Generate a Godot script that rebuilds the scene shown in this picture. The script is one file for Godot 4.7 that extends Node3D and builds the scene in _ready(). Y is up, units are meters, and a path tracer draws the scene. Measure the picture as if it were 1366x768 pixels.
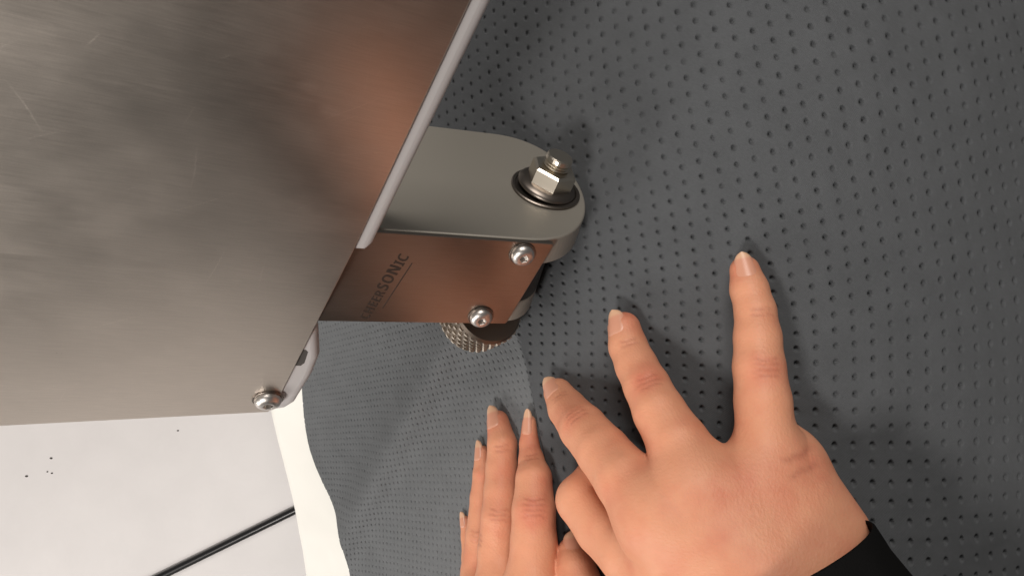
extends Node3D
# A roller of an ultrasonic fabric welder, two sheets of dimpled spacer fabric and two hands, seen from straight above.
# Metres, y up. The table top is y = 0, the camera hangs 0.74 m above it.

var M := {}

# ---------------------------------------------------------------- helpers
func tag(o: Node, label: String, category: String, group := "", kind := "") -> Node:
	if label: o.set_meta("label", label)
	if category: o.set_meta("category", category)
	if group: o.set_meta("group", group)
	if kind: o.set_meta("kind", kind)
	return o

func put(called: String, mesh: Mesh, mat: Material, parent: Node = null, xf := Transform3D()) -> MeshInstance3D:
	var o := MeshInstance3D.new()
	o.name = called
	o.mesh = mesh
	o.material_override = mat
	o.transform = xf
	(parent if parent else self).add_child(o, true)
	return o

func base(called: String, at: Vector3) -> Node3D:
	var o := Node3D.new()
	o.name = called
	o.position = at
	add_child(o, true)
	return o

func srgb(r: float, g: float, b: float) -> Color:
	return Color(r, g, b).linear_to_srgb()

func mat(c: Color, rough: float, metal := 0.0) -> StandardMaterial3D:
	var m := StandardMaterial3D.new()
	m.albedo_color = c.linear_to_srgb()
	m.roughness = rough
	m.metallic = metal
	return m

func noise_tex(freq: float, octaves: int, seed_: int, lo: Color, hi: Color, size := 512, kind := FastNoiseLite.TYPE_SIMPLEX_SMOOTH) -> NoiseTexture2D:
	var n := FastNoiseLite.new()
	n.seed = seed_
	n.noise_type = kind
	n.frequency = freq
	n.fractal_octaves = octaves
	var t := NoiseTexture2D.new()
	t.width = size
	t.height = size
	t.seamless = true
	t.noise = n
	var g := Gradient.new()
	g.set_color(0, lo)
	g.set_color(1, hi)
	t.color_ramp = g
	return t

func triplanar(m: StandardMaterial3D, per_metre: float) -> void:
	m.uv1_triplanar = true
	m.uv1_scale = Vector3.ONE * per_metre

func arrays(v: PackedVector3Array, n: PackedVector3Array, idx: PackedInt32Array, uv := PackedVector2Array(), col := PackedColorArray()) -> ArrayMesh:
	var a := []
	a.resize(Mesh.ARRAY_MAX)
	a[Mesh.ARRAY_VERTEX] = v
	a[Mesh.ARRAY_NORMAL] = n
	a[Mesh.ARRAY_INDEX] = idx
	if uv.size(): a[Mesh.ARRAY_TEX_UV] = uv
	if col.size(): a[Mesh.ARRAY_COLOR] = col
	var m := ArrayMesh.new()
	m.add_surface_from_arrays(Mesh.PRIMITIVE_TRIANGLES, a)
	return m

# front faces run clockwise: (a, b, c) seen from the side of n
func tri(st: SurfaceTool, a: Vector3, b: Vector3, c: Vector3, n := Vector3.ZERO) -> void:
	if n != Vector3.ZERO and (b - a).cross(c - a).dot(n) > 0.0:
		var k := b
		b = c
		c = k
	st.add_vertex(a)
	st.add_vertex(b)
	st.add_vertex(c)

func quad(st: SurfaceTool, a: Vector3, b: Vector3, c: Vector3, d: Vector3, n: Vector3) -> void:
	tri(st, a, b, c, n)
	tri(st, a, c, d, n)

func start(smooth := false) -> SurfaceTool:
	var st := SurfaceTool.new()
	st.begin(Mesh.PRIMITIVE_TRIANGLES)
	st.set_smooth_group(0 if smooth else -1)
	return st

func done(st: SurfaceTool) -> ArrayMesh:
	st.generate_normals()
	return st.commit()

func inset(poly: PackedVector2Array, d: float) -> PackedVector2Array:   # counter-clockwise polygon, corners moved inwards
	var out := PackedVector2Array()
	var n := poly.size()
	for i in n:
		var e1 := (poly[i] - poly[(i + n - 1) % n]).normalized()
		var e2 := (poly[(i + 1) % n] - poly[i]).normalized()
		var n1 := Vector2(-e1.y, e1.x)
		var n2 := Vector2(-e2.y, e2.x)
		var b := n1 + n2
		var k := maxf(b.length_squared() * 0.5, 0.35)
		out.append(poly[i] + b * (d / k))
	return out

# a plate: counter-clockwise outline in x/y, from z0 to z1, its upper edge rounded
func slab(poly: PackedVector2Array, z0: float, z1: float, bevel: float, steps := 1) -> ArrayMesh:
	var st := start()
	var rings := [[poly, z0]]
	for k in steps + 1:
		var a := PI * 0.5 * k / steps
		rings.append([inset(poly, bevel * (1.0 - cos(a))), z1 - bevel * (1.0 - sin(a))])
	var n := poly.size()
	for r in rings.size() - 1:
		if r == 1: st.set_smooth_group(1 if steps > 1 else -1)
		for i in n:
			var j := (i + 1) % n
			var p: PackedVector2Array = rings[r][0]
			var q: PackedVector2Array = rings[r + 1][0]
			var e := poly[j] - poly[i]
			var out := Vector3(e.y, -e.x, 0).normalized() + Vector3(0, 0, 0.0 if r == 0 else 0.5)
			quad(st, Vector3(p[i].x, p[i].y, rings[r][1]), Vector3(p[j].x, p[j].y, rings[r][1]), Vector3(q[j].x, q[j].y, rings[r + 1][1]), Vector3(q[i].x, q[i].y, rings[r + 1][1]), out)
	st.set_smooth_group(-1)
	for cap in [[rings[rings.size() - 1][0], z1, 1.0], [poly, z0, -1.0]]:
		var p: PackedVector2Array = cap[0]
		var t := Geometry2D.triangulate_polygon(p)
		for i in range(0, t.size(), 3):
			tri(st, Vector3(p[t[i]].x, p[t[i]].y, cap[1]), Vector3(p[t[i + 1]].x, p[t[i + 1]].y, cap[1]), Vector3(p[t[i + 2]].x, p[t[i + 2]].y, cap[1]), Vector3(0, 0, cap[2]))
	return done(st)

# turned about z: profile of (radius, z) from the bottom outwards and up
func lathe(profile: PackedVector2Array, seg: int, smooth := true, hex_from := 99) -> ArrayMesh:
	var st := start(smooth)
	for k in profile.size() - 1:
		for i in seg:
			var q := []
			for c in [[k, i], [k, i + 1], [k + 1, i + 1], [k + 1, i]]:
				var a: float = TAU * c[1] / seg
				var r: float = profile[c[0]].x
				if c[0] >= hex_from:
					r = r / cos(fposmod(a, PI / 3.0) - PI / 6.0)
				q.append(Vector3(cos(a) * r, sin(a) * r, profile[c[0]].y))
			var d := profile[k + 1] - profile[k]
			var am := TAU * (i + 0.5) / seg
			var n := Vector3(cos(am) * d.y, sin(am) * d.y, -d.x)
			if smooth: st.set_smooth_group(k if (k >= hex_from - 1) else 0)
			quad(st, q[0], q[1], q[2], q[3], n)
	return done(st)

func tube(path: PackedVector3Array, radii: PackedFloat32Array, flat: float, seg: int, lumps := 0.0) -> ArrayMesh:
	var v := PackedVector3Array()
	var idx := PackedInt32Array()
	var nz := FastNoiseLite.new()
	nz.seed = 5
	nz.frequency = 30.0
	var rings := path.size()
	for k in rings:
		var d := (path[mini(k + 1, rings - 1)] - path[maxi(k - 1, 0)]).normalized()
		var side := d.cross(Vector3.UP).normalized()
		var up := side.cross(d)
		for i in seg:
			var a := TAU * i / seg
			var p := path[k] + (side * cos(a) + up * sin(a) * flat) * radii[k]
			if lumps > 0.0:
				p += (side * cos(a) + up * sin(a)) * lumps * nz.get_noise_3d(p.x, p.y, p.z)
			v.append(p)
	for k in rings - 1:
		for i in seg:
			var j := (i + 1) % seg
			idx.append_array([k * seg + i, k * seg + j, (k + 1) * seg + j, k * seg + i, (k + 1) * seg + j, (k + 1) * seg + i])
	var n := PackedVector3Array()
	n.resize(v.size())
	for t in range(0, idx.size(), 3):
		var f := (v[idx[t + 2]] - v[idx[t]]).cross(v[idx[t + 1]] - v[idx[t]])
		for q in 3: n[idx[t + q]] += f
	for i in n.size(): n[i] = n[i].normalized()
	return arrays(v, n, idx)

# ---------------------------------------------------------------- the shape of the draped fabric
const H := 0.74
var seam_z := [-0.22, -0.094, 0.028, 0.094, 0.15, 0.30]
var seam_x := [-0.13, -0.06, 0.005, 0.018, 0.022, 0.02]

func along(z: float, zs: Array, xs: Array) -> float:
	for i in zs.size() - 1:
		if z < zs[i + 1] or i == zs.size() - 2:
			var t := clampf((z - zs[i]) / (zs[i + 1] - zs[i]), 0.0, 1.0)
			return lerpf(xs[i], xs[i + 1], t)
	return xs[0]

func soft(z: float, zs: Array, xs: Array) -> float:
	return (along(z - 0.02, zs, xs) + along(z - 0.01, zs, xs) + along(z, zs, xs) * 2.0 + along(z + 0.01, zs, xs) + along(z + 0.02, zs, xs)) / 6.0

func seam(z: float) -> float:
	return (along(z - 0.012, seam_z, seam_x) + along(z, seam_z, seam_x) + along(z + 0.012, seam_z, seam_x)) / 3.0

func right_y(x: float, z: float) -> float:
	var d := 0.2640 + 0.075 * log(1.0 + exp((0.085 - x) / 0.06))
	d += 0.030 * log(1.0 + exp((x - 0.150) / 0.05))
	d += 0.006 * log(1.0 + exp((-z - 0.04) / 0.05))
	d += 0.016 * exp(-pow((x - 0.012) / 0.045, 2.0) - pow((z + 0.075) / 0.05, 2.0))
	return H - d

func left_y(x: float, z: float) -> float:
	var u := seam(z) - x
	var q := maxf(0.0, u + 3.0 * u * u)
	var s := (x + 0.041) * 0.87 + (z - 0.038) * 0.49
	return right_y(minf(x, seam(z)) if u < 0.0 else seam(z), z) - 0.0035 - 0.4 * (1.0 - exp(-q / 0.4)) + 0.015 * exp(-pow(s / 0.012, 2.0)) * clampf(u / 0.02, 0.0, 1.0) - (0.8 * -u if u < 0.0 else 0.0) * 0.0

# a finely meshed sheet between two edges, with round dents on a lattice
func sheet(called: String, z0: float, z1: float, cell: float, nu: int, edges: Callable, height: Callable, lattice: Callable, pitch: Vector2, dent: float, radius: float, m: Material) -> MeshInstance3D:
	var nv := int((z1 - z0) / cell)
	var v := PackedVector3Array()
	var uv := PackedVector2Array()
	v.resize((nu + 1) * (nv + 1))
	uv.resize(v.size())
	var nz := FastNoiseLite.new()
	nz.seed = 11
	nz.frequency = 9.0
	var wob := FastNoiseLite.new()
	wob.seed = 4
	wob.frequency = 0.35
	var col := PackedColorArray()
	col.resize(v.size())
	var rng := RandomNumberGenerator.new()
	rng.seed = 77
	var at := 0
	for j in nv + 1:
		var z := lerpf(z0, z1, float(j) / nv)
		var e: Vector2 = edges.call(z)
		for i in nu + 1:
			var x := lerpf(e.x, e.y, float(i) / nu)
			var y: float = height.call(x, z)
			y += 0.0020 * nz.get_noise_2d(x, z) + 0.0004 * nz.get_noise_2d(x * 4.0 + 3.0, z * 4.0)
			var l: Vector2 = lattice.call(x, z)
			uv[at] = l / 0.006
			var g := l / pitch
			g += Vector2(0.05 * wob.get_noise_2d(g.x, g.y), 0.05 * wob.get_noise_2d(g.x + 70.0, g.y))
			var cellid := g.round()
			var o := (g - cellid) * pitch
			var r := Vector2(o.x * 1.2, o.y * 0.84).length() / radius
			if r < 2.2:
				var deep := 0.8 + 0.35 * wob.get_noise_2d(cellid.x * 13.7, cellid.y * 7.3)
				y -= dent * deep * exp(-pow(r, 3.0))
			if i == 0 or i == nu or j == 0 or j == nv:
				y -= 0.0022
			v[at] = Vector3(x, y, z)
			var k_ := 0.86 + 0.07 * nz.get_noise_2d(x * 5.0, z * 5.0 + 9.0) + 0.12 * rng.randf()
			col[at] = Color(k_, k_, k_)
			at += 1
	var n := PackedVector3Array()
	n.resize(v.size())
	var idx := PackedInt32Array()
	idx.resize(nu * nv * 6)
	var k := 0
	var w := nu + 1
	for j in nv + 1:
		for i in w:
			var dx := v[j * w + mini(i + 1, nu)] - v[j * w + maxi(i - 1, 0)]
			var dz := v[mini(j + 1, nv) * w + i] - v[maxi(j - 1, 0) * w + i]
			n[j * w + i] = dz.cross(dx).normalized()
			if i < nu and j < nv:
				var a := j * w + i
				idx[k] = a
				idx[k + 1] = a + 1
				idx[k + 2] = a + w + 1
				idx[k + 3] = a
				idx[k + 4] = a + w + 1
				idx[k + 5] = a + w
				k += 6
	return put(called, arrays(v, n, idx, uv, col), m)

# ---------------------------------------------------------------- hands: distance field and surface nets
func splat(f: PackedFloat32Array, org: Vector3, dim: Vector3i, h: float, a: Vector3, ra: float, b: Vector3, rb: float, reach: float, soft: float) -> void:
	var rm := maxf(ra, rb) + reach
	var lo := (a.min(b) - Vector3.ONE * rm - org) / h
	var hi := (a.max(b) + Vector3.ONE * rm - org) / h
	var i0 := maxi(0, int(lo.x))
	var j0 := maxi(0, int(lo.y))
	var k0 := maxi(0, int(lo.z))
	var i1 := mini(dim.x - 1, int(hi.x) + 1)
	var j1 := mini(dim.y - 1, int(hi.y) + 1)
	var k1 := mini(dim.z - 1, int(hi.z) + 1)
	var ab := b - a
	var inv := 1.0 / maxf(ab.length_squared(), 1e-12)
	for k in range(k0, k1 + 1):
		for j in range(j0, j1 + 1):
			var at := (k * dim.y + j) * dim.x
			for i in range(i0, i1 + 1):
				var p := org + Vector3(i, j, k) * h - a
				var t := clampf(p.dot(ab) * inv, 0.0, 1.0)
				var d := (p - ab * t).length() - ra - (rb - ra) * t
				if soft > 0.0:
					var g := f[at + i]
					var q := maxf(soft - absf(g - d), 0.0)
					f[at + i] = minf(g, d) - q * q / (4.0 * soft)
				elif d < f[at + i]:
					f[at + i] = d

# bones: [x, y, z, r] in millimetres; fingers are chains, palm a list of pairs. Appends to g = {v, n, c, idx}.
func hand(g: Dictionary, fingers: Array, palm: Array, h: float, joints: Array, creases: Array) -> void:
	var lo := Vector3.ONE * 1e9
	var hi := -lo
	for chain in fingers + [palm]:
		for b in chain:
			var p := Vector3(b[0], b[1], b[2]) * 0.001
			lo = lo.min(p - Vector3.ONE * (b[3] * 0.001 + 0.006))
			hi = hi.max(p + Vector3.ONE * (b[3] * 0.001 + 0.006))
	var dim := Vector3i(((hi - lo) / h).ceil()) + Vector3i.ONE * 2
	var total := PackedFloat32Array()
	total.resize(dim.x * dim.y * dim.z)
	total.fill(0.03)
	for i in range(0, palm.size(), 2):
		var a: Array = palm[i]
		var b: Array = palm[i + 1]
		splat(total, lo, dim, h, Vector3(a[0], a[1], a[2]) * 0.001, a[3] * 0.001, Vector3(b[0], b[1], b[2]) * 0.001, b[3] * 0.001, 0.014, 0.013)
	var core := total.duplicate()
	for chain in fingers:
		var f := PackedFloat32Array()
		f.resize(total.size())
		f.fill(0.03)
		var bl := Vector3.ONE * 1e9
		var bh := -bl
		for i in chain.size() - 1:
			var a: Array = chain[i]
			var b: Array = chain[i + 1]
			var pa := Vector3(a[0], a[1], a[2]) * 0.001
			var pb := Vector3(b[0], b[1], b[2]) * 0.001
			splat(f, lo, dim, h, pa, a[3] * 0.001, pb, b[3] * 0.001, 0.009, 0.0015)
			var rm := maxf(a[3], b[3]) * 0.001 + 0.009
			bl = bl.min(pa.min(pb) - Vector3.ONE * rm)
			bh = bh.max(pa.max(pb) + Vector3.ONE * rm)
		var il := Vector3i(((bl - lo) / h).floor()).clamp(Vector3i.ZERO, dim - Vector3i.ONE)
		var ih := Vector3i(((bh - lo) / h).ceil()).clamp(Vector3i.ZERO, dim - Vector3i.ONE)
		for k in range(il.z, ih.z + 1):
			for j in range(il.y, ih.y + 1):
				var at := (k * dim.y + j) * dim.x
				for i in range(il.x, ih.x + 1):
					var d := f[at + i]
					if d > 0.02: continue
					var c := core[at + i]
					var q := maxf(0.008 - absf(c - d), 0.0)
					d = minf(c, d) - q * q / 0.032
					var e := total[at + i]
					q = maxf(0.0012 - absf(e - d), 0.0)
					total[at + i] = minf(e, d) - (q * q / 0.0048 if c > 0.006 else 0.0)
	# surface nets
	var cellv := {}
	var sx := 1
	var sy := dim.x
	var sz := dim.x * dim.y
	var v: PackedVector3Array = g.v
	var n: PackedVector3Array = g.n
	var col: PackedColorArray = g.c
	var idx: PackedInt32Array = g.idx
	var offs := [0, sx, sy, sx + sy, sz, sz + sx, sz + sy, sz + sx + sy]
	var pos := [Vector3(0, 0, 0), Vector3(1, 0, 0), Vector3(0, 1, 0), Vector3(1, 1, 0), Vector3(0, 0, 1), Vector3(1, 0, 1), Vector3(0, 1, 1), Vector3(1, 1, 1)]
	var es := [[0, 1], [2, 3], [4, 5], [6, 7], [0, 2], [1, 3], [4, 6], [5, 7], [0, 4], [1, 5], [2, 6], [3, 7]]
	var nz := FastNoiseLite.new()
	nz.seed = 21
	nz.frequency = 120.0
	nz.fractal_octaves = 3
	for k in dim.z - 1:
		for j in dim.y - 1:
			for i in dim.x - 1:
				var c := (k * dim.y + j) * dim.x + i
				var d0 := total[c]
				if d0 > 0.003 or d0 < -0.003: continue
				var inside := 0
				for o in offs:
					if total[c + o] < 0.0: inside += 1
				if inside == 0 or inside == 8: continue
				var s := Vector3.ZERO
				var m := 0
				for e in es:
					var fa := total[c + offs[e[0]]]
					var fb := total[c + offs[e[1]]]
					if (fa < 0.0) != (fb < 0.0):
						var pa: Vector3 = pos[e[0]]
						s += pa.lerp(pos[e[1]], fa / (fa - fb))
						m += 1
				s /= m
				var gr := Vector3(
					lerpf(total[c + sx] - total[c], total[c + sx + sy + sz] - total[c + sy + sz], (s.y + s.z) * 0.5),
					lerpf(total[c + sy] - total[c], total[c + sx + sy + sz] - total[c + sx + sz], (s.x + s.z) * 0.5),
					lerpf(total[c + sz] - total[c], total[c + sx + sy + sz] - total[c + sx + sy], (s.x + s.y) * 0.5)).normalized()
				var p := lo + (Vector3(i, j, k) + s) * h
				var red := 0.0
				for q in joints:
					var jd: float = p.distance_squared_to(q[0]) / (q[1] * q[1])
					if jd < 3.0: red += q[2] * exp(-jd * 1.5)
				var t := 0.5 + 0.5 * nz.get_noise_3d(p.x, p.y, p.z)
				red += 0.75 * nz.get_noise_3d(p.x * 0.35, p.y * 0.35, p.z * 0.35 + 3.0) + 0.05
				var colour := Color(0.64, 0.285, 0.168).lerp(Color(0.55, 0.165, 0.10), clampf(red, 0.0, 1.0)).lerp(Color(0.70, 0.345, 0.215), 0.5 * t)
				for q in creases:
					var r: Vector3 = p - q[0]
					if r.length_squared() > 4e-4: continue
					var w: float = r.dot(q[2])
					var u: float = r.dot(q[1]) + q[5] * 0.25 * sin(w * 900.0 + q[5] * 1e5) + q[6] * w * w
					if absf(u) > q[5] * 3.0 or absf(w) > q[3] or gr.dot(q[1].cross(q[2]) * q[7]) < 0.15: continue
					var fade := smoothstep(1.0, 0.5, absf(w) / q[3])
					var e: float = exp(-u * u / (q[5] * q[5])) * fade
					p -= gr * (q[4] * e)
					gr = (gr - q[1] * (q[4] * e * 2.0 * u / (q[5] * q[5]))).normalized()
					colour = colour.lerp(Color(0.36, 0.12, 0.075), 0.45 * e)
				cellv[c] = v.size()
				v.append(p)
				n.append(gr)
				col.append(colour)
	for c in cellv:
		var here: bool = total[c] < 0.0
		var i: int = c % dim.x
		var j: int = (c / sy) % dim.y
		var k: int = c / sz
		for ax in 3:
			var st: int = [sx, sy, sz][ax]
			if here == (total[c + st] < 0.0): continue
			var b: int = [sy, sz, sx][ax]
			var d: int = [sz, sx, sy][ax]
			if [j, k, i][ax] == 0 or [k, i, j][ax] == 0: continue
			if not (cellv.has(c - b) and cellv.has(c - d) and cellv.has(c - b - d)): continue
			var q := [cellv[c], cellv[c - b], cellv[c - b - d], cellv[c - d]]
			if here: idx.append_array([q[0], q[2], q[1], q[0], q[3], q[2]])
			else: idx.append_array([q[0], q[1], q[2], q[0], q[2], q[3]])
	g.v = v
	g.n = n
	g.c = col
	g.idx = idx

func mm(b: Array) -> Vector3:
	return Vector3(b[0], b[1], b[2]) * 0.001

# a wrinkle over a joint: centre, finger direction, normal of the back of the finger
func wrinkle(list: Array, at: Vector3, dir: Vector3, up: Vector3, width: float, amp: float, count: int, gap: float, sigma := 0.0007) -> void:
	var d := dir.normalized()
	var side := up.cross(d).normalized()
	for i in count:
		var o := (i - (count - 1) * 0.5)
		list.append([at + d * o * gap, d, side, width * (1.0 - 0.12 * absf(o)), amp, sigma, -o * 22.0, 1.0 if d.cross(side).dot(up) > 0.0 else -1.0])

func nail(parent: Node, b0: Array, b1: Array, up: Vector3, length: float, free: float, spread: float) -> void:
	var a := mm(b0)
	var d := (a - mm(b1)).normalized()
	var n := (up - d * up.dot(d)).normalized()
	var side := n.cross(d)
	var r: float = b0[3] * 0.001
	var r1: float = b1[3] * 0.001
	var gap := a.distance_to(mm(b1))
	var v := PackedVector3Array()
	var c := PackedColorArray()
	var idx := PackedInt32Array()
	var nu := 14
	var nv := 20
	for layer in 2:
		for j in nv + 1:
			var t := float(j) / nv
			var s := lerpf(-length + r + free, r + free, t)
			var R := r + (r1 - r) * clampf(-s / gap, 0.0, 1.0)
			if s > 0.0: R = lerpf(r, r * 0.80, clampf(s / (r + free), 0.0, 1.0))
			var w := spread * sqrt(maxf(0.02, 1.0 - pow(maxf(0.0, (t - 0.62) / 0.385), 2.2))) * sqrt(maxf(0.05, 1.0 - pow(maxf(0.0, (0.3 - t) / 0.305), 2.5)))
			for i in nu + 1:
				var u := (2.0 * i / nu - 1.0)
				var ph := u * w
				var lift := 0.00022 - 0.0006 * layer - 0.0007 * pow(absf(u), 4.0)
				if t < 0.1: lift -= 0.0005 * (0.1 - t) / 0.1
				v.append(a + d * s + (n * cos(ph) + side * sin(ph)) * (R + lift))
				var tip := smoothstep(r * 0.55, r * 0.75, s)
				c.append(Color(0.62, 0.30, 0.20).lerp(Color(0.66, 0.40, 0.26), tip).lerp(Color(0.65, 0.36, 0.26), smoothstep(0.22, 0.1, t) * 0.35))
	var w1 := nu + 1
	var all := w1 * (nv + 1)
	for j in nv:
		for i in nu:
			var q := j * w1 + i
			idx.append_array([q, q + w1, q + w1 + 1, q, q + w1 + 1, q + 1])
			q += all
			idx.append_array([q, q + w1 + 1, q + w1, q, q + 1, q + w1 + 1])
	for j in nv:
		for i in [0, nu]:
			var q: int = j * w1 + i
			idx.append_array([q, q + all, q + all + w1, q, q + all + w1, q + w1])
	for i in nu:
		for j in [0, nv]:
			var q: int = j * w1 + i
			idx.append_array([q, q + 1, q + all + 1, q, q + all + 1, q + all])
	var nn := PackedVector3Array()
	nn.resize(v.size())
	for t in range(0, nu * nv * 12, 3):
		var f := (v[idx[t + 2]] - v[idx[t]]).cross(v[idx[t + 1]] - v[idx[t]])
		for q in 3: nn[idx[t + q]] += f
	if nn[w1 * (nv / 2) + nu / 2].dot(n) < 0.0:
		for t in range(0, idx.size(), 3):
			var k := idx[t + 1]
			idx[t + 1] = idx[t + 2]
			idx[t + 2] = k
		for i in nn.size(): nn[i] = -nn[i]
	for i in nn.size(): nn[i] = nn[i].normalized()
	for i in v.size(): v[i] -= parent.position
	put("fingernail", arrays(v, nn, idx, PackedVector2Array(), c), M.nail, parent)

# ---------------------------------------------------------------- materials
func weave_image() -> ImageTexture:
	var s := 256
	var im := Image.create(s, s, false, Image.FORMAT_L8)
	var nz := FastNoiseLite.new()
	nz.seed = 3
	nz.frequency = 0.05
	for y in s:
		for x in s:
			var u := float(x) / s
			var w := float(y) / s
			var a := sin(TAU * (u * 5.0 + w * 5.0))
			var b := sin(TAU * (u * 15.0 - w * 10.0))
			var c := sin(TAU * (u * 20.0))
			var h := 0.5 + 0.20 * a + 0.13 * b * (0.6 + 0.4 * a) + 0.10 * c + 0.12 * nz.get_noise_2d(x, y)
			im.set_pixel(x, y, Color(h, h, h))
	return ImageTexture.create_from_image(im)

# brushed sheet metal: fine grain, faint scratches and rubbed spots (colour, roughness)
func worn_metal() -> Array:
	var s := 768
	var grain := FastNoiseLite.new()
	grain.seed = 41
	grain.frequency = 0.5
	var blot := FastNoiseLite.new()
	blot.seed = 42
	blot.frequency = 0.006
	blot.fractal_octaves = 4
	var rng := RandomNumberGenerator.new()
	rng.seed = 6
	var c := PackedFloat32Array()
	var r := PackedFloat32Array()
	c.resize(s * s)
	r.resize(s * s)
	for y in s:
		for x in s:
			var g := grain.get_noise_2d(x * 0.03, y) + 0.5 * grain.get_noise_2d(x, y)
			var b := blot.get_noise_2d(x, y)
			c[y * s + x] = 0.93 + 0.035 * g + 0.02 * b
			r[y * s + x] = 0.74 + 0.04 * g + 0.10 * b
	for k in 70:
		var p := Vector2(rng.randf() * s, rng.randf() * s)
		var a := rng.randf() * TAU if k > 40 else -0.9 + rng.randf() * 0.5
		var n := int(rng.randf_range(10, 90))
		var w := rng.randf_range(0.02, 0.16)
		for i in n:
			p += Vector2(cos(a), sin(a))
			a += rng.randf_range(-0.02, 0.02)
			var at := posmod(int(p.y), s) * s + posmod(int(p.x), s)
			var f := w * sin(PI * i / n) * rng.randf_range(0.3, 1.0)
			c[at] = minf(1.0, c[at] + f * 0.5)
			r[at] = minf(1.0, r[at] + f)
	for k in 45:
		var p := Vector2(rng.randf() * s, rng.randf() * s)
		var rad := rng.randf_range(2.0, 16.0)
		var w := rng.randf_range(-0.05, 0.10)
		for y in range(int(-rad), int(rad) + 1):
			for x in range(int(-rad), int(rad) + 1):
				var d := Vector2(x, y * 1.6).length() / rad
				if d < 1.0:
					var at := posmod(int(p.y) + y, s) * s + posmod(int(p.x) + x, s)
					var f := w * (1.0 - d * d) * (0.6 + 0.4 * grain.get_noise_2d(x * 0.4, y * 0.4))
					c[at] = clampf(c[at] + f * 0.35, 0.0, 1.0)
					r[at] = clampf(r[at] + f, 0.0, 1.0)
	var ic := Image.create(s, s, false, Image.FORMAT_RGB8)
	var ir := Image.create(s, s, false, Image.FORMAT_RGB8)
	for y in s:
		for x in s:
			var q := c[y * s + x]
			var t := r[y * s + x]
			ic.set_pixel(x, y, Color(q, q, q))
			ir.set_pixel(x, y, Color(t, t, t))
	return [ImageTexture.create_from_image(ic), ImageTexture.create_from_image(ir)]

func materials() -> void:
	var weave := weave_image()
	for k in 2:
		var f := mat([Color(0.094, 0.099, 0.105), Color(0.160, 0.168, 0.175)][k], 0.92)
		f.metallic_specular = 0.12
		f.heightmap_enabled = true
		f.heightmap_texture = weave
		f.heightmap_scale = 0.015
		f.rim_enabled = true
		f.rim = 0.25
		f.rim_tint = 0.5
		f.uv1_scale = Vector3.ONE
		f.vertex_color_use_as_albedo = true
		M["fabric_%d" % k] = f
	var skin := mat(Color.WHITE, 0.52)
	skin.vertex_color_use_as_albedo = true
	skin.metallic_specular = 0.4
	skin.subsurf_scatter_enabled = true
	skin.subsurf_scatter_strength = 0.06
	skin.heightmap_enabled = true
	skin.heightmap_texture = noise_tex(0.035, 2, 31, Color(0, 0, 0), Color(1, 1, 1), 512, FastNoiseLite.TYPE_CELLULAR)
	skin.heightmap_scale = 0.016
	triplanar(skin, 45.0)
	M.skin = skin
	var nl := mat(Color.WHITE, 0.30)
	nl.vertex_color_use_as_albedo = true
	M.nail = nl
	var sl := mat(Color(0.007, 0.0068, 0.0068), 0.95)
	sl.metallic_specular = 0.15
	sl.heightmap_enabled = true
	sl.heightmap_texture = noise_tex(0.08, 3, 2, Color(0, 0, 0), Color(1, 1, 1), 256)
	sl.heightmap_scale = 0.02
	triplanar(sl, 60.0)
	M.sleeve = sl
	var plate := mat(Color(0.74, 0.665, 0.59), 0.36, 1.0)
	var worn := worn_metal()
	plate.albedo_texture = worn[0]
	plate.roughness_texture = worn[1]
	plate.roughness = 0.42
	triplanar(plate, 4.2)
	M.plate = plate
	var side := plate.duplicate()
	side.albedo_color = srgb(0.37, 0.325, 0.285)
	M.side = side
	var alu := mat(Color(0.37, 0.345, 0.30), 0.40, 0.5)
	alu.heightmap_enabled = true
	alu.heightmap_texture = noise_tex(0.08, 4, 23, Color(0, 0, 0), Color(1, 1, 1), 512)
	alu.heightmap_scale = 0.002
	triplanar(alu, 25.0)
	M.alu = alu
	M.cast = mat(Color(0.46, 0.45, 0.45), 0.5, 0.0)
	M.chrome = mat(Color(0.64, 0.61, 0.58), 0.38, 1.0)
	M.nut = mat(Color(0.60, 0.55, 0.47), 0.30, 1.0)
	M.dark = mat(Color(0.05, 0.045, 0.04), 0.45, 0.6)
	M.ring = mat(Color(0.19, 0.165, 0.145), 0.38, 1.0)
	M.roller = mat(Color(0.20, 0.165, 0.135), 0.42, 1.0)
	M.tooth = mat(Color(0.62, 0.56, 0.48), 0.32, 1.0)
	M.ink = mat(Color(0.03, 0.018, 0.012), 0.6, 0.2)
	var tb := mat(Color(0.62, 0.60, 0.595), 0.45)
	tb.detail_enabled = true
	tb.detail_blend_mode = BaseMaterial3D.BLEND_MODE_MUL
	tb.detail_albedo = noise_tex(0.01, 5, 5, Color(0.975, 0.975, 0.975), Color(1, 1, 1), 512)
	triplanar(tb, 3.0)
	M.table = tb
	M.white = mat(Color(0.86, 0.85, 0.80), 0.8)
	M.cable = mat(Color(0.012, 0.012, 0.013), 0.32)
	M.speck = mat(Color(0.06, 0.055, 0.05), 0.8)

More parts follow.
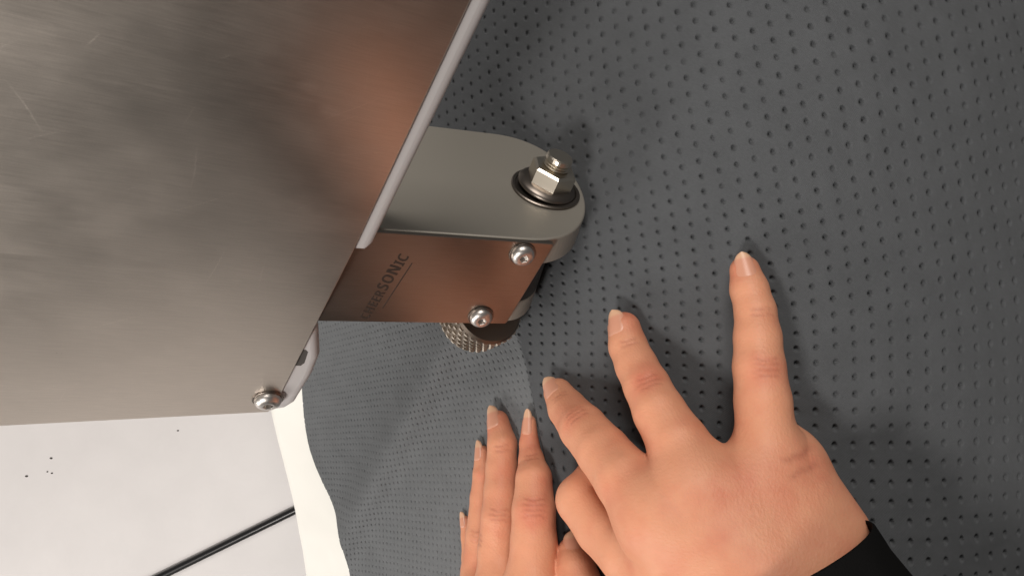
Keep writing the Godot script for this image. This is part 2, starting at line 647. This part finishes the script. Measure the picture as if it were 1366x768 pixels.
# ---------------------------------------------------------------- the machine
func screw(parent: Node, xf: Transform3D, r: float) -> void:
	var o := put("screw", lathe(PackedVector2Array([Vector2(r, 0.0), Vector2(r, r * 0.12), Vector2(r * 0.97, r * 0.24), Vector2(r * 0.86, r * 0.42), Vector2(r * 0.70, r * 0.54), Vector2(r * 0.55, r * 0.59), Vector2(r * 0.42, r * 0.60), Vector2(r * 0.35, r * 0.60), Vector2(r * 0.33, r * 0.57), Vector2(r * 0.33, r * 0.2), Vector2(0.0, r * 0.14)]), 48, true, 7), M.chrome, parent, xf)
	put("washer", lathe(PackedVector2Array([Vector2(r * 0.3, -r * 0.12), Vector2(r * 1.13, -r * 0.12), Vector2(r * 1.15, -r * 0.09), Vector2(r * 1.15, -r * 0.02), Vector2(r * 1.12, r * 0.015), Vector2(r * 0.3, r * 0.015)]), 48, false), M.ring, o)

func poly(a: Array) -> PackedVector2Array:
	var p := PackedVector2Array()
	for q in a: p.append(Vector2(q[0], q[1]) * 0.001)
	return p

func machine() -> void:
	var root := base("fabric_welding_machine", Vector3(0.004, 0.352, 0.034))
	tag(root, "steel fabric welding machine head with screwed plates, flanged nut and toothed roller", "machine")
	var X := Vector3(0.95123, -0.30521, 0.04471)
	var Y := Vector3(0.23434, 0.62074, -0.74818)
	var Z := Vector3(0.2006, 0.72217, 0.66199)
	var P0 := Vector3(0.018525, 0.415, -0.019175)
	var arm := Transform3D(Basis(X, Y, Z).orthonormalized(), P0 - root.position)
	# arm: small plate, upper fork with nut, dark web, lower fork
	put("side_plate", slab(poly([[-100, -51], [-11.2, -49], [-10.2, -48.4], [0.0, -1.2], [-0.8, -0.1], [-100, 0]]), -0.0018, 0.0, 0.0004), M.side, root, arm)
	var end := []
	for i in 49:
		var a := -PI * 0.5 + PI * i / 48.0
		var c := cos(a)
		var s := sin(a)
		end.append([-13.0 + 38.5 * pow(absf(c), 0.85), 43.5 + 44.5 * s])
	var flange := [[-150, -1.0]]
	for q in end: flange.append([q[0], maxf(q[1], -1.0)])
	flange.append([-150, 90.0])
	for q in flange: q[1] += 2.4
	# outline drawn in x and depth: y of the outline runs along -Z of the arm
	var lying := arm * Transform3D(Basis(Vector3(1, 0, 0), Vector3(0, 0, -1), Vector3(0, 1, 0)), Vector3.ZERO)
	put("upper_fork", slab(poly(flange), -0.0135, 0.0005, 0.0009, 3), M.alu, root, lying)
	var lower := [[-150, 4.0]]
	for q in end: lower.append([q[0] * 0.62 - 4.0, 6.0 + q[1] * 0.80])
	lower.append([-150, 78.0])
	put("fork_web", slab(poly(lower), -0.0400, -0.0136, 0.0006), M.dark, root, lying)
	put("lower_fork", slab(poly(lower), -0.0520, -0.0401, 0.0008), M.alu, root, lying)
	# screws in the small plate
	for s in [[-13.1, -6.6], [-23.7, -44.4]]:
		screw(root, arm * Transform3D(Basis(Vector3(0, 0, 1), 0.5 + s[0] * 0.1), Vector3(s[0], s[1], 0.7) * 0.001), 0.0052)
	# flanged nut on its bolt
	var nutx := lying * Transform3D(Basis(), Vector3(5.8, 41.5, 0.6) * 0.001)
	var lean := nutx * Transform3D(Basis(Vector3(0, 1, 0), 0.12).scaled_local(Vector3(1, 1, 1.2)), Vector3.ZERO)
	put("washer", lathe(PackedVector2Array([Vector2(0.004, 0), Vector2(0.0164, 0), Vector2(0.0168, 0.0003), Vector2(0.0168, 0.0010), Vector2(0.0163, 0.0014), Vector2(0.0150, 0.0014), Vector2(0.0146, 0.0009), Vector2(0.0100, 0.0012)]), 64, false), M.ring, root, nutx)
	var nut := put("flange_nut", nut_mesh(), M.nut, root, lean * Transform3D(Basis(Vector3(0, 0, 1), 0.42), Vector3(0, 0, 0.001)))
	put("nut_flange", lathe(PackedVector2Array([Vector2(0.0144, 0.0002), Vector2(0.0147, 0.0008), Vector2(0.0140, 0.0018), Vector2(0.0114, 0.0031), Vector2(0.006, 0.0033)]), 56), M.ring, nut)
	var th := PackedVector2Array([Vector2(0.0060, 0.0)])
	for i in 12:
		var z := 0.0012 * i
		th.append(Vector2(0.0053, z + 0.0002))
		th.append(Vector2(0.0065, z + 0.0006))
		th.append(Vector2(0.0065, z + 0.0008))
	th.append(Vector2(0.0063, 0.0153))
	th.append(Vector2(0.0058, 0.0159))
	th.append(Vector2(0.0, 0.0160))
	put("threaded_bolt", lathe(th, 32, false), M.nut, root, lean)
	# toothed roller
	var rx := Basis(Vector3(1, 0, 0), Vector3(0, 1, 0), Vector3(0, 0, 1))
	var nrm := Vector3(0.50, 0.82, -0.28).normalized()
	rx = Basis(nrm.cross(Vector3(0, 0, 1)).normalized(), Vector3.ZERO, nrm)
	rx.y = nrm.cross(rx.x)
	var R := 0.0187
	var roller := Transform3D(rx, Vector3(-0.0113, H - 0.365, 0.0088) - root.position)
	var wheel := put("toothed_roller", lathe(PackedVector2Array([Vector2(0, -0.0190), Vector2(R - 0.001, -0.0190), Vector2(R, -0.0182), Vector2(R, -0.0010), Vector2(R - 0.0012, 0.0), Vector2(0.0, 0.0)]), 96, false), M.roller, root, roller)
	var st := start()
	var rows := 5
	var around := 32
	for row in rows:
		for i in around:
			var a := TAU * (i + 0.5 * (row % 2)) / around
			var zc := -0.0022 - 0.0036 * row
			var out := Vector3(cos(a), sin(a), 0)
			var t := Vector3(-sin(a), cos(a), 0)
			var c := out * (R - 0.0001)
			var ht := 0.00085
			var hl := 0.0014
			var hw := 0.0006
			var p := []
			for q in [[-1, -1], [1, -1], [1, 1], [-1, 1]]:
				p.append(c + t * hl * q[0] + Vector3(0, 0, zc + hw * q[1]))
			for q in [[-1, -1], [1, -1], [1, 1], [-1, 1]]:
				p.append(c + out * ht + t * hl * 0.6 * q[0] + Vector3(0, 0, zc + hw * 0.8 * q[1]))
			quad(st, p[4], p[5], p[6], p[7], out)
			for e in 4:
				var f := (e + 1) % 4
				quad(st, p[e], p[f], p[f + 4], p[e + 4], ((p[e] + p[f]) * 0.5 - c))
	put("roller_tooth", done(st), M.tooth, wheel).set_meta("kind", "stuff")
	put("roller_axle", lathe(PackedVector2Array([Vector2(0.006, 0.0), Vector2(0.006, 0.012), Vector2(0.0, 0.012)]), 32, false), M.dark, wheel)
	# housing with its large cover plate
	var HX := Vector3(0.87498, -0.47266, 0.10490)
	var HY := Vector3(0.44086, 0.68823, -0.57617)
	var HZ := Vector3(0.20014, 0.55039, 0.81057)
	var box := Transform3D(Basis(HX, HY, HZ).orthonormalized(), Vector3(-0.0720, 0.4308, 0.0003) - root.position)
	put("cover_plate", slab(poly([[-170, 125], [-170, -139.8], [-10.5, -111.4], [-4.6, -110.4], [-2.8, -106], [-1.4, -10], [-0.9, 24], [-2.0, 142], [-2.4, 165]]), -0.0016, 0.0, 0.00035), M.plate, root, box)
	put("housing", slab(poly([[-168, 123], [-168, -137], [-12, -112.5], [-1, -113.0], [4.6, -110.5], [7.8, -104], [9.2, -75], [8.2, -58], [3.0, -40], [0.5, -33], [-30, -32], [-30, 21], [-3, 22], [5.0, 23], [6.8, 27.5], [5.6, 142], [5.2, 163]]), -0.026, -0.0017, 0.0042, 6), M.cast, root, box)
	put("housing_slot", slab(poly([[-6, -66], [1.2, -66], [2.4, -63], [1.6, -53], [0, -51], [-6, -51]]), -0.0045, -0.00165, 0.0003), M.speck, root, box)
	screw(root, box * Transform3D(Basis(Vector3(0, 0, 1), 0.3), Vector3(-7.8, -96.0, 0.7) * 0.001), 0.0066)
	# engraved lettering
	var sf := SystemFont.new()
	sf.font_names = PackedStringArray(["Droid Sans"])
	sf.font_weight = 700
	var dir := Vector3(0.324, 0.946, 0).normalized()
	var turn := Basis(dir, Vector3(-dir.y, dir.x, 0), Vector3(0, 0, 1))
	var at := Vector3(-76.6, -48.2, 0.05)
	for w in [["CHEER", 17.6, 0.0], ["SON", 14.0, 0.5], ["IC", 6.0, 0.0]]:
		var tx := TextMesh.new()
		tx.font = sf
		tx.text = w[0]
		tx.font_size = 32
		tx.depth = 0.12
		tx.pixel_size = 0.01
		tx.horizontal_alignment = HORIZONTAL_ALIGNMENT_LEFT
		var box_ := tx.get_aabb()
		var k: float = w[1] * 0.001 / maxf(box_.size.x, 1e-4)
		var mid := box_.get_center()
		var lie := arm * Transform3D(turn.scaled_local(Vector3(k, k, 0.001)), (at + dir * (w[1] * 0.5) + turn.y * w[2]) * 0.001)
		put("lettering", tx, M.ink, root, lie * Transform3D(Basis(), -mid))
		at += dir * (w[1] + 0.9)
	put("lettering_underline", slab(poly([[-14, -0.25], [14, -0.25], [14, 0.25], [-14, 0.25]]), -0.0001, 0.0001, 0.00005), M.ink, root, arm * Transform3D(turn, Vector3(-64.6, -28.4, 0.05) * 0.001))

func nut_mesh() -> ArrayMesh:
	var af := 0.0098
	var st := start()
	var prof := [[1.0, 0.0028], [1.0, 0.0088], [0.90, 0.0096], [0.55, 0.0098]]
	for k in 3:
		for i in 6:
			var q := []
			for c in [[k, i], [k, i + 1], [k + 1, i + 1], [k + 1, i]]:
				var a: float = PI / 3.0 * c[1]
				q.append(Vector3(cos(a) * af * 1.1547 * prof[c[0]][0], sin(a) * af * 1.1547 * prof[c[0]][0], prof[c[0]][1]))
			var am := PI / 3.0 * (i + 0.5)
			quad(st, q[0], q[1], q[2], q[3], Vector3(cos(am), sin(am), 0) if k == 0 else Vector3(cos(am) * 0.3, sin(am) * 0.3, 1))
	return done(st)

# ---------------------------------------------------------------- the person
func person() -> void:
	var root := base("person", Vector3(0.05, 0.40, 0.12))
	tag(root, "person in a black sleeve pressing the grey fabric with both spread hands", "person")
	var ring := [[97.7, 425.8, -7.2, 6.3], [98.8, 428.2, 0.6, 7.8], [100.1, 431.9, 9.6, 8.3], [99.8, 435.7, 20.1, 9.4], [99.0, 440.0, 31.8, 10.2], [99.6, 442.7, 44.9, 11.0], [100.0, 445.1, 59.3, 11.8], [96.9, 448.0, 77.7, 14.0]]
	var middle := [[50.8, 401.0, 18.3, 7.5], [52.0, 404.4, 26.2, 8.6], [54.7, 410.7, 34.2, 9.2], [57.7, 419.6, 42.0, 9.9], [61.2, 429.3, 51.6, 10.9], [66.9, 438.6, 62.7, 12.4], [72.4, 447.0, 77.9, 15.2]]
	var index := [[22.4, 378.2, 50.7, 7.2], [26.2, 385.9, 57.0, 9.2], [32.1, 401.8, 63.2, 10.8], [39.3, 418.1, 70.5, 11.6], [46.7, 432.9, 78.6, 12.9], [57.2, 446.6, 91.8, 15.3]]
	var thumb := [[44.0, 398.5, 84.7, 8.9], [38.5, 399.7, 87.1, 9.9], [31.4, 402.2, 95.6, 11.5], [40.1, 413.8, 103.7, 13.0], [50.4, 429.1, 109.1, 14.9], [67.9, 447.4, 117.3, 17.6]]
	var pinky := [[101.2, 430.4, 79.3, 7.4], [106.6, 432.8, 67.9, 8.0], [109.2, 434.2, 61.5, 8.6], [111.5, 437.8, 65.3, 9.1], [112.5, 443.2, 68.9, 9.5]]
	var palm := [[112.5, 443.2, 68.3, 9.5], [124.5, 454.6, 91.9, 10.6], [96.9, 448.0, 77.7, 14.0], [105.5, 456.0, 105.3, 17.0], [72.4, 447.0, 77.9, 15.2], [96.6, 458.0, 107.4, 17.0], [57.2, 446.6, 91.8, 15.3], [84.2, 458.3, 113.2, 17.0], [67.9, 447.4, 117.3, 17.6], [88.1, 457.1, 123.9, 17.5], [84.6, 449.0, 81.0, 13.5], [101.0, 457.5, 106.0, 17.0], [64.8, 447.0, 86.0, 13.5], [90.0, 461.5, 110.0, 17.3], [104.8, 446.5, 74.5, 11.5], [116.0, 458.0, 99.0, 14.5], [104.3, 457.0, 112.4, 17.5], [121.3, 470.0, 137.5, 16.0]]
	var lindex := [[8.8, 359.4, 68.1, 3.6], [8.7, 361.6, 78.7, 4.9], [9.7, 366.1, 86.0, 6.4], [10.7, 372.6, 93.0, 8.8], [10.5, 379.3, 106.8, 10.5], [10.4, 382.0, 121.0, 11.1], [9.5, 386.9, 143.4, 12.7]]
	var lmiddle := [[-7.5, 344.4, 70.4, 5.9], [-5.1, 350.5, 81.0, 7.6], [-5.4, 353.3, 92.4, 8.1], [-5.7, 357.4, 103.3, 8.6], [-6.4, 361.2, 115.2, 9.3], [-7.2, 362.0, 132.7, 10.2], [-5.6, 369.0, 152.5, 12.2]]
	var lring := [[-16.3, 331.7, 89.8, 4.1], [-15.8, 335.1, 100.4, 5.3], [-16.5, 336.8, 112.5, 6.0], [-17.1, 341.2, 131.6, 7.6], [-18.2, 344.8, 148.6, 8.7], [-16.7, 352.6, 161.2, 10.8]]
	var lpinky := [[-26.1, 319.5, 130.8, 3.2], [-24.6, 322.4, 138.6, 3.8], [-22.7, 327.5, 148.5, 5.0], [-21.6, 332.7, 161.3, 6.1], [-18.6, 344.4, 172.5, 8.7]]
	var lthumb := [[29.1, 384.7, 124.7, 7.1], [29.9, 388.5, 130.4, 9.1], [33.4, 395.8, 140.4, 10.0], [34.4, 402.5, 153.9, 11.1], [21.0, 401.5, 174.7, 14.2]]
	var lpalm := [[9.5, 386.9, 143.4, 12.7], [15.5, 411.2, 171.3, 16.4], [-5.6, 369.0, 152.5, 12.2], [2.4, 395.7, 179.4, 16.5], [-16.7, 352.6, 161.2, 10.8], [-6.4, 383.3, 187.6, 15.0], [-18.6, 344.4, 172.5, 8.7], [-12.1, 374.4, 194.1, 13.2], [5.8, 401.0, 176.6, 17.6], [5.4, 420.4, 200.1, 16.0]]
	var g := {"v": PackedVector3Array(), "n": PackedVector3Array(), "c": PackedColorArray(), "idx": PackedInt32Array()}
	var up := Vector3(0, 1, 0)
	var cr := []
	wrinkle(cr, mm(ring[4]) + Vector3(0, 0.010, -0.001), mm(ring[0]) - mm(ring[6]), up, 0.0075, 0.00022, 4, 0.0020)
	wrinkle(cr, mm(ring[2]) + Vector3(0, 0.008, 0), mm(ring[0]) - mm(ring[6]), up, 0.0060, 0.00014, 2, 0.0022)
	wrinkle(cr, Vector3(0.1085, 0.452, 0.0655), Vector3(-0.25, 0, -1), up, 0.010, 0.00022, 2, 0.0050, 0.0011)
	wrinkle(cr, mm(middle[3]) + Vector3(-0.001, 0.009, -0.002), mm(middle[2]) - mm(middle[4]), Vector3(0, 0.8, -0.4), 0.0070, 0.00015, 3, 0.0022)
	wrinkle(cr, mm(middle[1]) + Vector3(-0.001, 0.008, -0.002), mm(middle[0]) - mm(middle[2]), Vector3(0, 0.8, -0.4), 0.0055, 0.00012, 2, 0.0020)
	wrinkle(cr, mm(index[2]) + Vector3(-0.003, 0.006, -0.006), mm(index[1]) - mm(index[3]), Vector3(-0.3, 0.6, -0.6), 0.0070, 0.00015, 3, 0.0024)
	wrinkle(cr, mm(index[1]) + Vector3(-0.003, 0.004, -0.005), mm(index[0]) - mm(index[2]), Vector3(-0.3, 0.6, -0.6), 0.0055, 0.00012, 2, 0.0022)
	var jo := [[mm(ring[4]) + Vector3(0, 0.009, 0), 0.009, 1.0], [mm(ring[0]), 0.010, 0.5], [mm(ring[2]) + Vector3(0, 0.007, 0), 0.006, 0.35], [mm(middle[3]) + Vector3(-0.002, 0.008, -0.002), 0.009, 0.9], [mm(middle[0]), 0.011, 0.8], [mm(index[2]) + Vector3(-0.003, 0.006, -0.005), 0.010, 0.8], [mm(index[0]), 0.012, 0.7], [Vector3(0.112, 0.450, 0.067), 0.010, 0.8], [mm(thumb[2]), 0.012, 0.3], [Vector3(0.100, 0.462, 0.078), 0.016, 0.45], [Vector3(0.075, 0.462, 0.082), 0.016, 0.3]]
	hand(g, [ring, middle, index, thumb, pinky], palm, 0.00115, jo, cr)
	var lup := Vector3(0, 0.9, -0.4)
	cr = []
	wrinkle(cr, mm(lindex[4]) + Vector3(0, 0.0095, -0.004), mm(lindex[3]) - mm(lindex[5]), lup, 0.0080, 0.00022, 4, 0.0023)
	wrinkle(cr, mm(lmiddle[4]) + Vector3(0, 0.0085, -0.003), mm(lmiddle[3]) - mm(lmiddle[5]), lup, 0.0070, 0.00020, 3, 0.0022)
	wrinkle(cr, mm(lindex[2]) + Vector3(0, 0.006, -0.003), mm(lindex[1]) - mm(lindex[3]), lup, 0.0050, 0.00015, 2, 0.0022)
	wrinkle(cr, mm(lmiddle[1]) + Vector3(0, 0.007, 0.001), mm(lmiddle[0]) - mm(lmiddle[2]), lup, 0.0055, 0.00012, 2, 0.0022)
	wrinkle(cr, mm(lring[3]) + Vector3(-0.001, 0.007, -0.002), mm(lring[2]) - mm(lring[4]), lup, 0.0055, 0.00018, 3, 0.0022)
	jo = [[mm(lindex[4]) + Vector3(0, 0.009, -0.003), 0.010, 0.7], [mm(lmiddle[4]) + Vector3(0, 0.008, -0.003), 0.010, 0.6], [mm(lring[3]), 0.009, 0.6], [mm(lindex[1]), 0.012, 0.8], [mm(lmiddle[0]), 0.014, 0.9], [mm(lring[0]), 0.010, 0.7], [mm(lpinky[0]), 0.010, 0.7], [mm(lindex[3]) + Vector3(0.006, 0, 0), 0.010, 0.6], [mm(lthumb[0]), 0.012, 0.6]]
	hand(g, [lindex, lmiddle, lring, lpinky, lthumb], lpalm, 0.00115, jo, cr)
	# left forearm, going up and out of the frame
	var path := PackedVector3Array()
	var rad := PackedFloat32Array()
	for i in 13:
		var t := i / 12.0
		path.append(Vector3(0.0035, 0.412, 0.190).lerp(Vector3(0.015, 0.50, 0.40), t) + Vector3(0, 0.01 * sin(t * PI), 0))
		rad.append(lerpf(0.0185, 0.036, smoothstep(0.0, 1.0, t)))
	var fa := tube(path, rad, 0.85, 40).surface_get_arrays(0)
	var first: int = g.v.size()
	for i in fa[Mesh.ARRAY_VERTEX].size():
		g.v.append(fa[Mesh.ARRAY_VERTEX][i])
		g.n.append(fa[Mesh.ARRAY_NORMAL][i])
		g.c.append(Color(0.69, 0.325, 0.205))
	for i in fa[Mesh.ARRAY_INDEX]: g.idx.append(first + i)
	for i in g.v.size(): g.v[i] -= root.position
	put("body", arrays(g.v, g.n, g.idx, PackedVector2Array(), g.c), M.skin, root)
	nail(root, ring[0], ring[1], Vector3(-0.22, 1, 0), 0.0135, 0.0006, 0.85)
	nail(root, middle[0], middle[1], Vector3(-0.75, 0.7, -0.1), 0.0130, 0.0006, 0.80)
	nail(root, index[0], index[1], Vector3(-0.75, 0.6, -0.5), 0.0130, 0.0008, 0.80)
	nail(root, lindex[0], lindex[1], Vector3(-0.45, 1, -0.1), 0.0135, 0.0030, 0.95)
	nail(root, lmiddle[0], lmiddle[1], Vector3(-0.55, 1, 0), 0.0135, 0.0022, 0.85)
	nail(root, lring[0], lring[1], Vector3(-0.8, 0.8, 0), 0.0115, 0.0026, 0.9)
	nail(root, lpinky[0], lpinky[1], Vector3(-0.7, 0.8, 0), 0.0090, 0.0022, 0.9)
	nail(root, lthumb[0], lthumb[1], Vector3(0.05, 1, -0.35), 0.0140, 0.0010, 0.95)
	# black sleeves
	path = PackedVector3Array()
	rad = PackedFloat32Array()
	var c0 := Vector3(0.0995, 0.4655, 0.1015)
	var ax := Vector3(0.45, 0.22, 0.86).normalized()
	for q in [[0.030, 0.0332], [0.006, 0.0337], [0.0008, 0.0344], [0.0, 0.0352], [0.0008, 0.0360], [0.006, 0.0363]]:
		path.append(c0 + ax * q[0])
		rad.append(q[1])
	for i in 30:
		path.append(c0 + ax * (0.010 + 0.011 * i))
		rad.append(0.0364 + 0.0006 * i + 0.0005 * sin(i * 1.7))
	for i in path.size(): path[i] -= root.position
	put("sleeve", cuff(path, rad, ax, 0.78), M.sleeve, root)
	limb(root, "sleeve", [[0.013, 0.482, 0.33, 0.040], [0.015, 0.505, 0.41, 0.048], [-0.03, 0.64, 0.52, 0.054], [-0.13, 0.95, 0.66, 0.065]])
	limb(root, "sleeve", [[0.235, 0.52, 0.345, 0.044], [0.26, 0.54, 0.40, 0.050], [0.28, 0.70, 0.52, 0.056], [0.27, 0.95, 0.66, 0.065]])
	limb(root, "shirt", [[0.06, -0.50, 0.80, 0.17], [0.06, 0.10, 0.79, 0.165], [0.06, 0.50, 0.77, 0.185], [0.06, 0.85, 0.72, 0.205], [0.065, 0.99, 0.69, 0.17], [0.07, 1.04, 0.68, 0.08], [0.07, 1.05, 0.68, 0.01]])

func limb(root: Node3D, called: String, knots: Array) -> void:
	var path := PackedVector3Array()
	var rad := PackedFloat32Array()
	for k in knots.size() - 1:
		for i in 8:
			var t := i / 8.0
			path.append(Vector3(knots[k][0], knots[k][1], knots[k][2]).lerp(Vector3(knots[k + 1][0], knots[k + 1][1], knots[k + 1][2]), t) - root.position)
			rad.append(lerpf(knots[k][3], knots[k + 1][3], smoothstep(0.0, 1.0, t)))
	put(called, tube(path, rad, 0.8, 40, 0.006), M.sleeve, root)

func cuff(path: PackedVector3Array, rad: PackedFloat32Array, d: Vector3, flat: float) -> ArrayMesh:
	var v := PackedVector3Array()
	var idx := PackedInt32Array()
	var seg := 72
	var side := d.cross(Vector3.UP).normalized()
	var up := side.cross(d)
	var nz := FastNoiseLite.new()
	nz.seed = 9
	nz.frequency = 28.0
	for k in path.size():
		for i in seg:
			var a := TAU * i / seg
			var p := path[k] + side * cos(a) * rad[k] + up * sin(a) * rad[k] * flat
			if k > 3:
				p += (side * cos(a) + up * sin(a)) * 0.0035 * nz.get_noise_3d(p.x, p.y, p.z) * minf(1.0, (k - 3) / 4.0)
			v.append(p)
	for k in path.size() - 1:
		for i in seg:
			var j := (i + 1) % seg
			idx.append_array([k * seg + i, k * seg + j, (k + 1) * seg + j, k * seg + i, (k + 1) * seg + j, (k + 1) * seg + i])
	var n := PackedVector3Array()
	n.resize(v.size())
	for t in range(0, idx.size(), 3):
		var f := (v[idx[t + 2]] - v[idx[t]]).cross(v[idx[t + 1]] - v[idx[t]])
		for q in 3: n[idx[t + q]] += f
	for i in n.size(): n[i] = n[i].normalized()
	return arrays(v, n, idx)

# ---------------------------------------------------------------- the scene
func _ready() -> void:
	var cam := Camera3D.new()
	cam.name = "camera"
	cam.fov = rad_to_deg(2.0 * atan(0.384))
	cam.near = 0.02
	cam.far = 20.0
	cam.position = Vector3(0, H, 0)
	cam.rotation_degrees = Vector3(-90, 0, 0)
	add_child(cam)
	cam.current = true
	var env := Environment.new()
	env.background_mode = Environment.BG_COLOR
	env.background_color = srgb(0.085, 0.083, 0.08)
	env.background_energy_multiplier = 1.0
	env.tonemap_mode = Environment.TONE_MAPPER_LINEAR
	env.tonemap_exposure = 1.06
	env.sdfgi_enabled = true
	env.ssao_enabled = true
	env.ssil_enabled = true
	var we := WorldEnvironment.new()
	we.name = "environment"
	we.environment = env
	add_child(we)
	var key := AreaLight3D.new()
	key.name = "ceiling_light"
	key.area_size = Vector2(0.26, 0.26)
	key.light_color = Color(1.0, 0.975, 0.95)
	key.light_energy = 1.15
	key.shadow_enabled = true
	key.area_range = 6.0
	key.area_attenuation = 2.0
	add_child(key)
	key.look_at_from_position(Vector3(-0.50, 1.35, 0.66), Vector3(-0.40, 0.0, 0.66))
	var far_key := AreaLight3D.new()
	far_key.name = "ceiling_light_001"
	far_key.area_size = Vector2(0.6, 0.6)
	far_key.light_color = Color(1.0, 0.97, 0.94)
	far_key.light_energy = 1.25
	far_key.shadow_enabled = true
	far_key.area_range = 6.0
	far_key.area_attenuation = 2.0
	add_child(far_key)
	far_key.look_at_from_position(Vector3(-0.05, 1.45, -0.85), Vector3(0.03, 0.38, 0.0))
	var side_key := AreaLight3D.new()
	side_key.name = "ceiling_light_002"
	side_key.area_size = Vector2(0.5, 0.4)
	side_key.light_color = Color(1.0, 0.975, 0.95)
	side_key.light_energy = 0.80
	side_key.shadow_enabled = true
	side_key.area_range = 6.0
	side_key.area_attenuation = 2.0
	add_child(side_key)
	side_key.look_at_from_position(Vector3(-1.00, 0.66, 1.02), Vector3(-0.05, 0.32, 0.10))
	materials()

	# table
	var t := slab(poly([[-2200, -1700], [-120, -1700], [-120, -560], [900, -560], [900, 900], [-2200, 900]]), -0.03, 0.0, 0.002)
	var table := put("table_top", t, M.table, null, Transform3D(Basis(Vector3(1, 0, 0), Vector3(0, 0, -1), Vector3(0, 1, 0)), Vector3.ZERO))
	tag(table, "white table top under the machine and the fabric", "table", "", "structure")
	for s in [[-0.4555, 0.1680, 0.0016], [-0.4592, 0.1813, 0.0011], [-0.4798, 0.1857, 0.0017], [-0.4547, 0.1828, 0.0012], [-0.3302, 0.1408, 0.0012]]:
		put("speck", lathe(PackedVector2Array([Vector2(s[2], 0.0), Vector2(s[2] * 0.8, 0.0005), Vector2(0, 0.0006)]), 9), M.speck, table, Transform3D(Basis(Vector3(1, 0, 0), 0.0).scaled(Vector3(1, 0.6, 1)), Vector3(s[0], -s[1], 0.0)))

	# cable
	var pa := PackedVector3Array()
	var ra := PackedFloat32Array()
	for i in 28:
		var k := i / 27.0
		var x := lerpf(-0.12, -0.80, k)
		pa.append(Vector3(x, 0.0037, 0.2204 - (x + 0.2174) * 0.491 - 0.10 * pow(maxf(0.0, -0.35 - x), 2.0)))
		ra.append(0.0037)
	tag(put("cable", tube(pa, ra, 1.0, 20), M.cable), "black cable lying on the white table beside the white strip", "cable")

	# white sheet under the fabric edge
	var lz := [-0.20, 0.0719, 0.1048, 0.1339, 0.1618, 0.1959, 0.2381, 0.2765, 0.34]
	var lx := [-0.245, -0.2096, -0.2003, -0.1928, -0.1848, -0.1779, -0.1711, -0.1662, -0.16]
	var white := sheet("white_backing_sheet", -0.18, 0.32, 0.004, 60, func(z: float): return Vector2(soft(z, lz, lx), -0.06), func(x: float, z: float): return minf(0.12 + (x - soft(z, lz, lx)) * 0.55, left_y(x, z) - 0.008), func(x: float, z: float): return Vector2(x, z), Vector2.ONE * 50.0, 0.0, 0.001, M.white)
	tag(white, "white backing sheet showing as a bright strip left of the grey fabric", "sheet")

	# the two fabric sheets
	var ez := [-0.15, 0.0667, 0.0898, 0.1176, 0.1426, 0.1611, 0.1796, 0.1999, 0.2269, 0.30]
	var ex := [-0.17, -0.1616, -0.1617, -0.157, -0.1437, -0.120, -0.1147, -0.1119, -0.1108, -0.10]
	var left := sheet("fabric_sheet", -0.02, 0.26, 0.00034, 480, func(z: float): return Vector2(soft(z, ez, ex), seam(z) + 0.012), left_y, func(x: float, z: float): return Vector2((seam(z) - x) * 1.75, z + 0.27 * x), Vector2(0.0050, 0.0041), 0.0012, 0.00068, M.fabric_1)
	tag(left, "grey perforated fabric sheet falling away left of the seam, fine small holes", "fabric")
	# arc length along the slope of the right sheet
	var arc := PackedFloat32Array()
	var sum := 0.0
	for i in 500:
		arc.append(sum)
		var x := -0.15 + i * 0.001
		var dy := (right_y(x + 0.001, 0.0) - right_y(x, 0.0)) / 0.001
		sum += 0.001 * sqrt(1.0 + dy * dy)
	var lat := func(x: float, z: float):
		var f := clampf((x + 0.15) * 1000.0, 0.0, 498.0)
		var i := int(f)
		var w := smoothstep(0.08, -0.06, z)
		return Vector2(lerpf(arc[i], arc[i + 1], f - i) - 0.12 * z * w, z + 0.34 * (x - 0.2) * w)
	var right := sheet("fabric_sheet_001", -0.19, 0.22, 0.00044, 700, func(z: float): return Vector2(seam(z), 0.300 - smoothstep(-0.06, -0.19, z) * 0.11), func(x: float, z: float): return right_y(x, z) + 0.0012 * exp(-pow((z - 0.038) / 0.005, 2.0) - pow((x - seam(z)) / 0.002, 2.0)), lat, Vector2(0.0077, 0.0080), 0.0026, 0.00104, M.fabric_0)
	tag(right, "dark grey dimpled fabric sheet under the spread right hand, edge at the seam", "fabric")

	machine()
	person()
